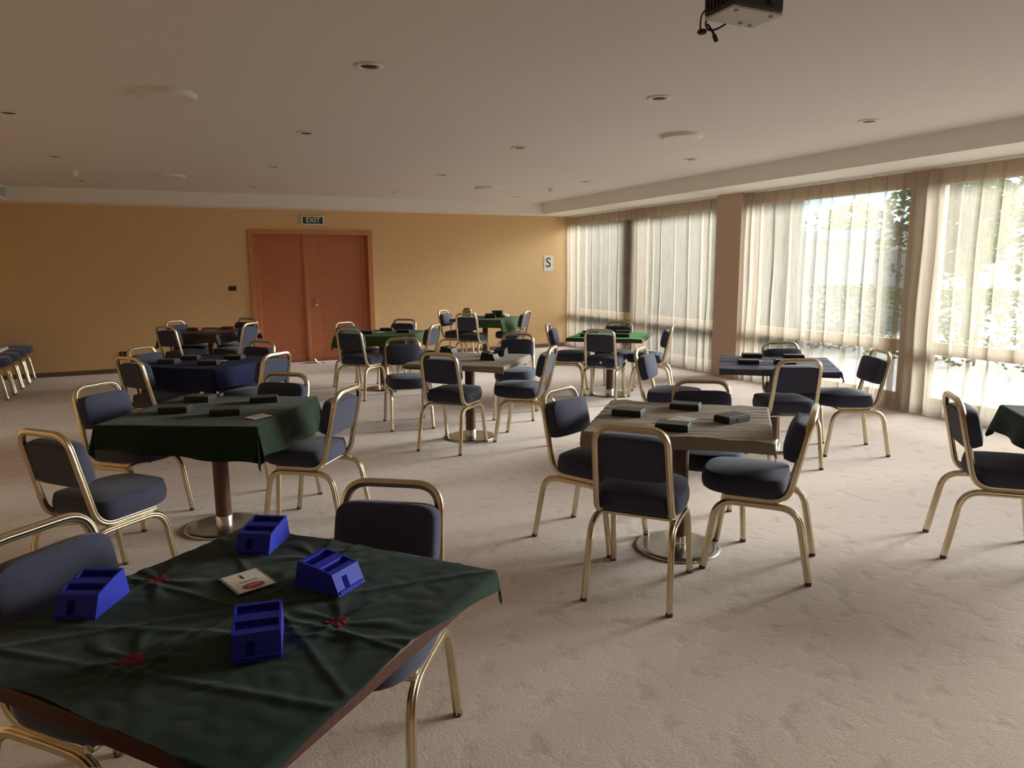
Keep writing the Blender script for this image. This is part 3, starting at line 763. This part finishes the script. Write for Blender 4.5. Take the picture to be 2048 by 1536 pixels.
def tree(x, y, h, r, seed, m, label, zc=.66, n=3400, leaf=.17):
    rnd = random.Random(seed); t = thing('tree', label, 'tree', (x, y, -.06), 0, 'trees beyond the windows')
    b = MB(); b.tube([(0, 0, 0), (.06, .03, h*.3), (-.03, .05, h*.6), (0, 0, h*.85)], circ(.11, 8))
    for k in range(5):
        a = k*1.3+seed; b.tube([(0, .03, h*(.35+.06*k)), (r*.4*math.cos(a), r*.4*math.sin(a), h*(.5+.06*k)), (r*.75*math.cos(a), r*.75*math.sin(a), h*(.58+.07*k))], circ(.04, 6))
    b.build('trunk', 'bark', t)
    cl = [(rnd.uniform(-.6, .6)*r, rnd.uniform(-.6, .6)*r, h*zc+rnd.uniform(-.3, .3)*h*.8, rnd.uniform(.28, .5)*r) for _ in range(16)]
    def f(q):
        c = q.choice(cl); th, ph = q.uniform(0, 2*PI), math.acos(q.uniform(-1, 1)); rr = c[3]*q.uniform(.5, 1)**.5
        return (c[0]+rr*math.sin(ph)*math.cos(th), c[1]+rr*math.sin(ph)*math.sin(th), max(.3, c[2]+rr*math.cos(ph)))
    b = MB(); leaves(b, rnd, n, f, leaf); b.build('foliage', m, t); return t
tree(15.6, 10.0, 4.2, 1.8, 12, 'tree', 'tall leafy tree beyond the nearest curtain')
tree(22.2, 18.6, 3.5, 2.2, 13, 'yellow', 'golden tree above the roof of the white pavilion')
tree(19.2, 23.6, 3.3, 2.0, 14, 'yellow', 'golden green tree behind the left end of the white pavilion')
tree(12.9, 20.6, 3.0, 1.7, 15, 'yellow', 'golden tree outside the curtain left of the big pillar')
tree(10.8, 25.2, 3.2, 1.9, 16, 'tree', 'leafy tree outside the far corner curtain')
tree(14.2, 28.4, 3.8, 2.3, 17, 'yellow', 'golden tree far beyond the far corner curtain')
pv = thing('garden_pavilion', 'low white garden pavilion with a flat pale roof beyond the curtains', 'building', (15.6, 13.8, -.06), R(-44))
b = MB(); b.box(-3.4, 3.4, 0, 2.4, 0, 2.25); b.build('pavilion_wall', 'render_wall', pv)
MB().box(-3.9, 3.9, -.5, 2.9, 2.25, 2.52, .03).build('roof', 'rooftile', pv)
for x in (-1.9, 1.6): MB().box(x-.45, x+.45, -.02, .06, 0, 2.0).build('doorway', 'grille', pv)
for k, (x, y, a, l) in enumerate(((11.3, 11.0, -40, 'white slatted garden bench outside, right of the big pillar'), (12.9, 11.7, -35, 'white slatted garden bench outside, second from the big pillar'))):
    if k == 0:
        bn = thing('garden_bench', l, 'bench', (x, y, -.06), R(a), 'white garden benches')
        for q in range(4): MB().box(-.75, .75, -.22+q*.115, -.13+q*.115, .42, .45).build('seat_slat', 'bench', bn)
        for q in range(3): MB().box(-.75, .75, .24, .27, .56+q*.13, .64+q*.13).build('back_slat', 'bench', bn)
        for sx in (-.62, .62):
            MB().box(sx-.03, sx+.03, -.22, -.16, 0, .42).build('leg', 'bench', bn); MB().box(sx-.03, sx+.03, .21, .27, 0, .90).build('leg', 'bench', bn)
    else:
        o = copy_tree(bn); o.location = (x, y, -.06); o.rotation_euler = (0, 0, R(a)); o['label'] = l

# ------------------------------------------------------------------ light
w = bpy.data.worlds.new('sky'); bpy.context.scene.world = w; w.use_nodes = True
nt = w.node_tree; bg = nt.nodes['Background']
sky = nt.nodes.new('ShaderNodeTexSky'); sky.sky_type = 'NISHITA'; sky.sun_disc = False
sky.sun_elevation = R(32); sky.sun_rotation = R(100); sky.air_density = 1.; sky.dust_density = 1.2; sky.ozone_density = 1.5
mxs = nt.nodes.new('ShaderNodeMix'); mxs.data_type = 'RGBA'; mxs.blend_type = 'MULTIPLY'; mxs.inputs[0].default_value = 1.
mxs.inputs[7].default_value = (.62, .80, 1.12, 1)
nt.links.new(sky.outputs[0], mxs.inputs[6]); nt.links.new(mxs.outputs[2], bg.inputs[0]); bg.inputs[1].default_value = .22
sl = bpy.data.lights.new('sun', 'SUN'); sl.energy = 12.0; sl.angle = R(30); sl.color = (1, .965, .925)
so = bpy.data.objects.new('sun', sl); C.objects.link(so)
el, az = R(15.5), R(3)      # towards +X, slightly behind the camera side
to = Vector((math.cos(el)*math.cos(az), -math.cos(el)*math.sin(az), math.sin(el)))
so.rotation_euler = to.to_track_quat('Z', 'Y').to_euler(); so.location = (20, 2, 12)
# daylight guides at the glazed bays (sampling portals only, they emit nothing of their own)
for a, b in W:
    pl = bpy.data.lights.new('window_portal', 'AREA'); pl.shape = 'RECTANGLE'; pl.size = b-a; pl.size_y = 2.35; pl.cycles.is_portal = True
    po = bpy.data.objects.new('window_portal', pl); C.objects.link(po); po.location = (XR+.16, (a+b)/2, 1.28)
    po.rotation_euler = Vector((1, 0, 0)).to_track_quat('Z', 'Y').to_euler()
    po.rotation_euler = Matrix(((0, 0, 1), (1, 0, 0), (0, 1, 0))).to_euler()

# ------------------------------------------------------------------ camera
cam = bpy.data.cameras.new('camera'); co = bpy.data.objects.new('camera', cam); C.objects.link(co)
cam.sensor_width = 36; cam.sensor_fit = 'HORIZONTAL'; cam.lens = 1428.70935/2048*36; cam.clip_start = .05; cam.clip_end = 300
yaw, pitch, roll = -.43256901, .16216615, -.00833912
f = Vector((-math.sin(yaw)*math.cos(pitch), math.cos(yaw)*math.cos(pitch), -math.sin(pitch)))
r = Vector((math.cos(yaw), math.sin(yaw), 0)); u = r.cross(f)
r2 = r*math.cos(roll)+u*math.sin(roll); u2 = -r*math.sin(roll)+u*math.cos(roll)
co.matrix_world = Matrix(((r2.x, u2.x, -f.x, 0), (r2.y, u2.y, -f.y, 0), (r2.z, u2.z, -f.z, 1.6), (0, 0, 0, 1)))
sc = bpy.context.scene; sc.camera = co
sc.view_settings.view_transform = 'Standard'; sc.view_settings.look = 'None'; sc.view_settings.gamma = 1
sc.view_settings.use_curve_mapping = False; sc.view_settings.exposure = 0.9
sc.cycles.max_bounces = 12; sc.cycles.diffuse_bounces = 6; sc.cycles.transparent_max_bounces = 24; sc.cycles.transmission_bounces = 8
sc.cycles.use_denoising = True; sc.cycles.sample_clamp_indirect = 8
sc.cycles.caustics_reflective = False; sc.cycles.caustics_refractive = False
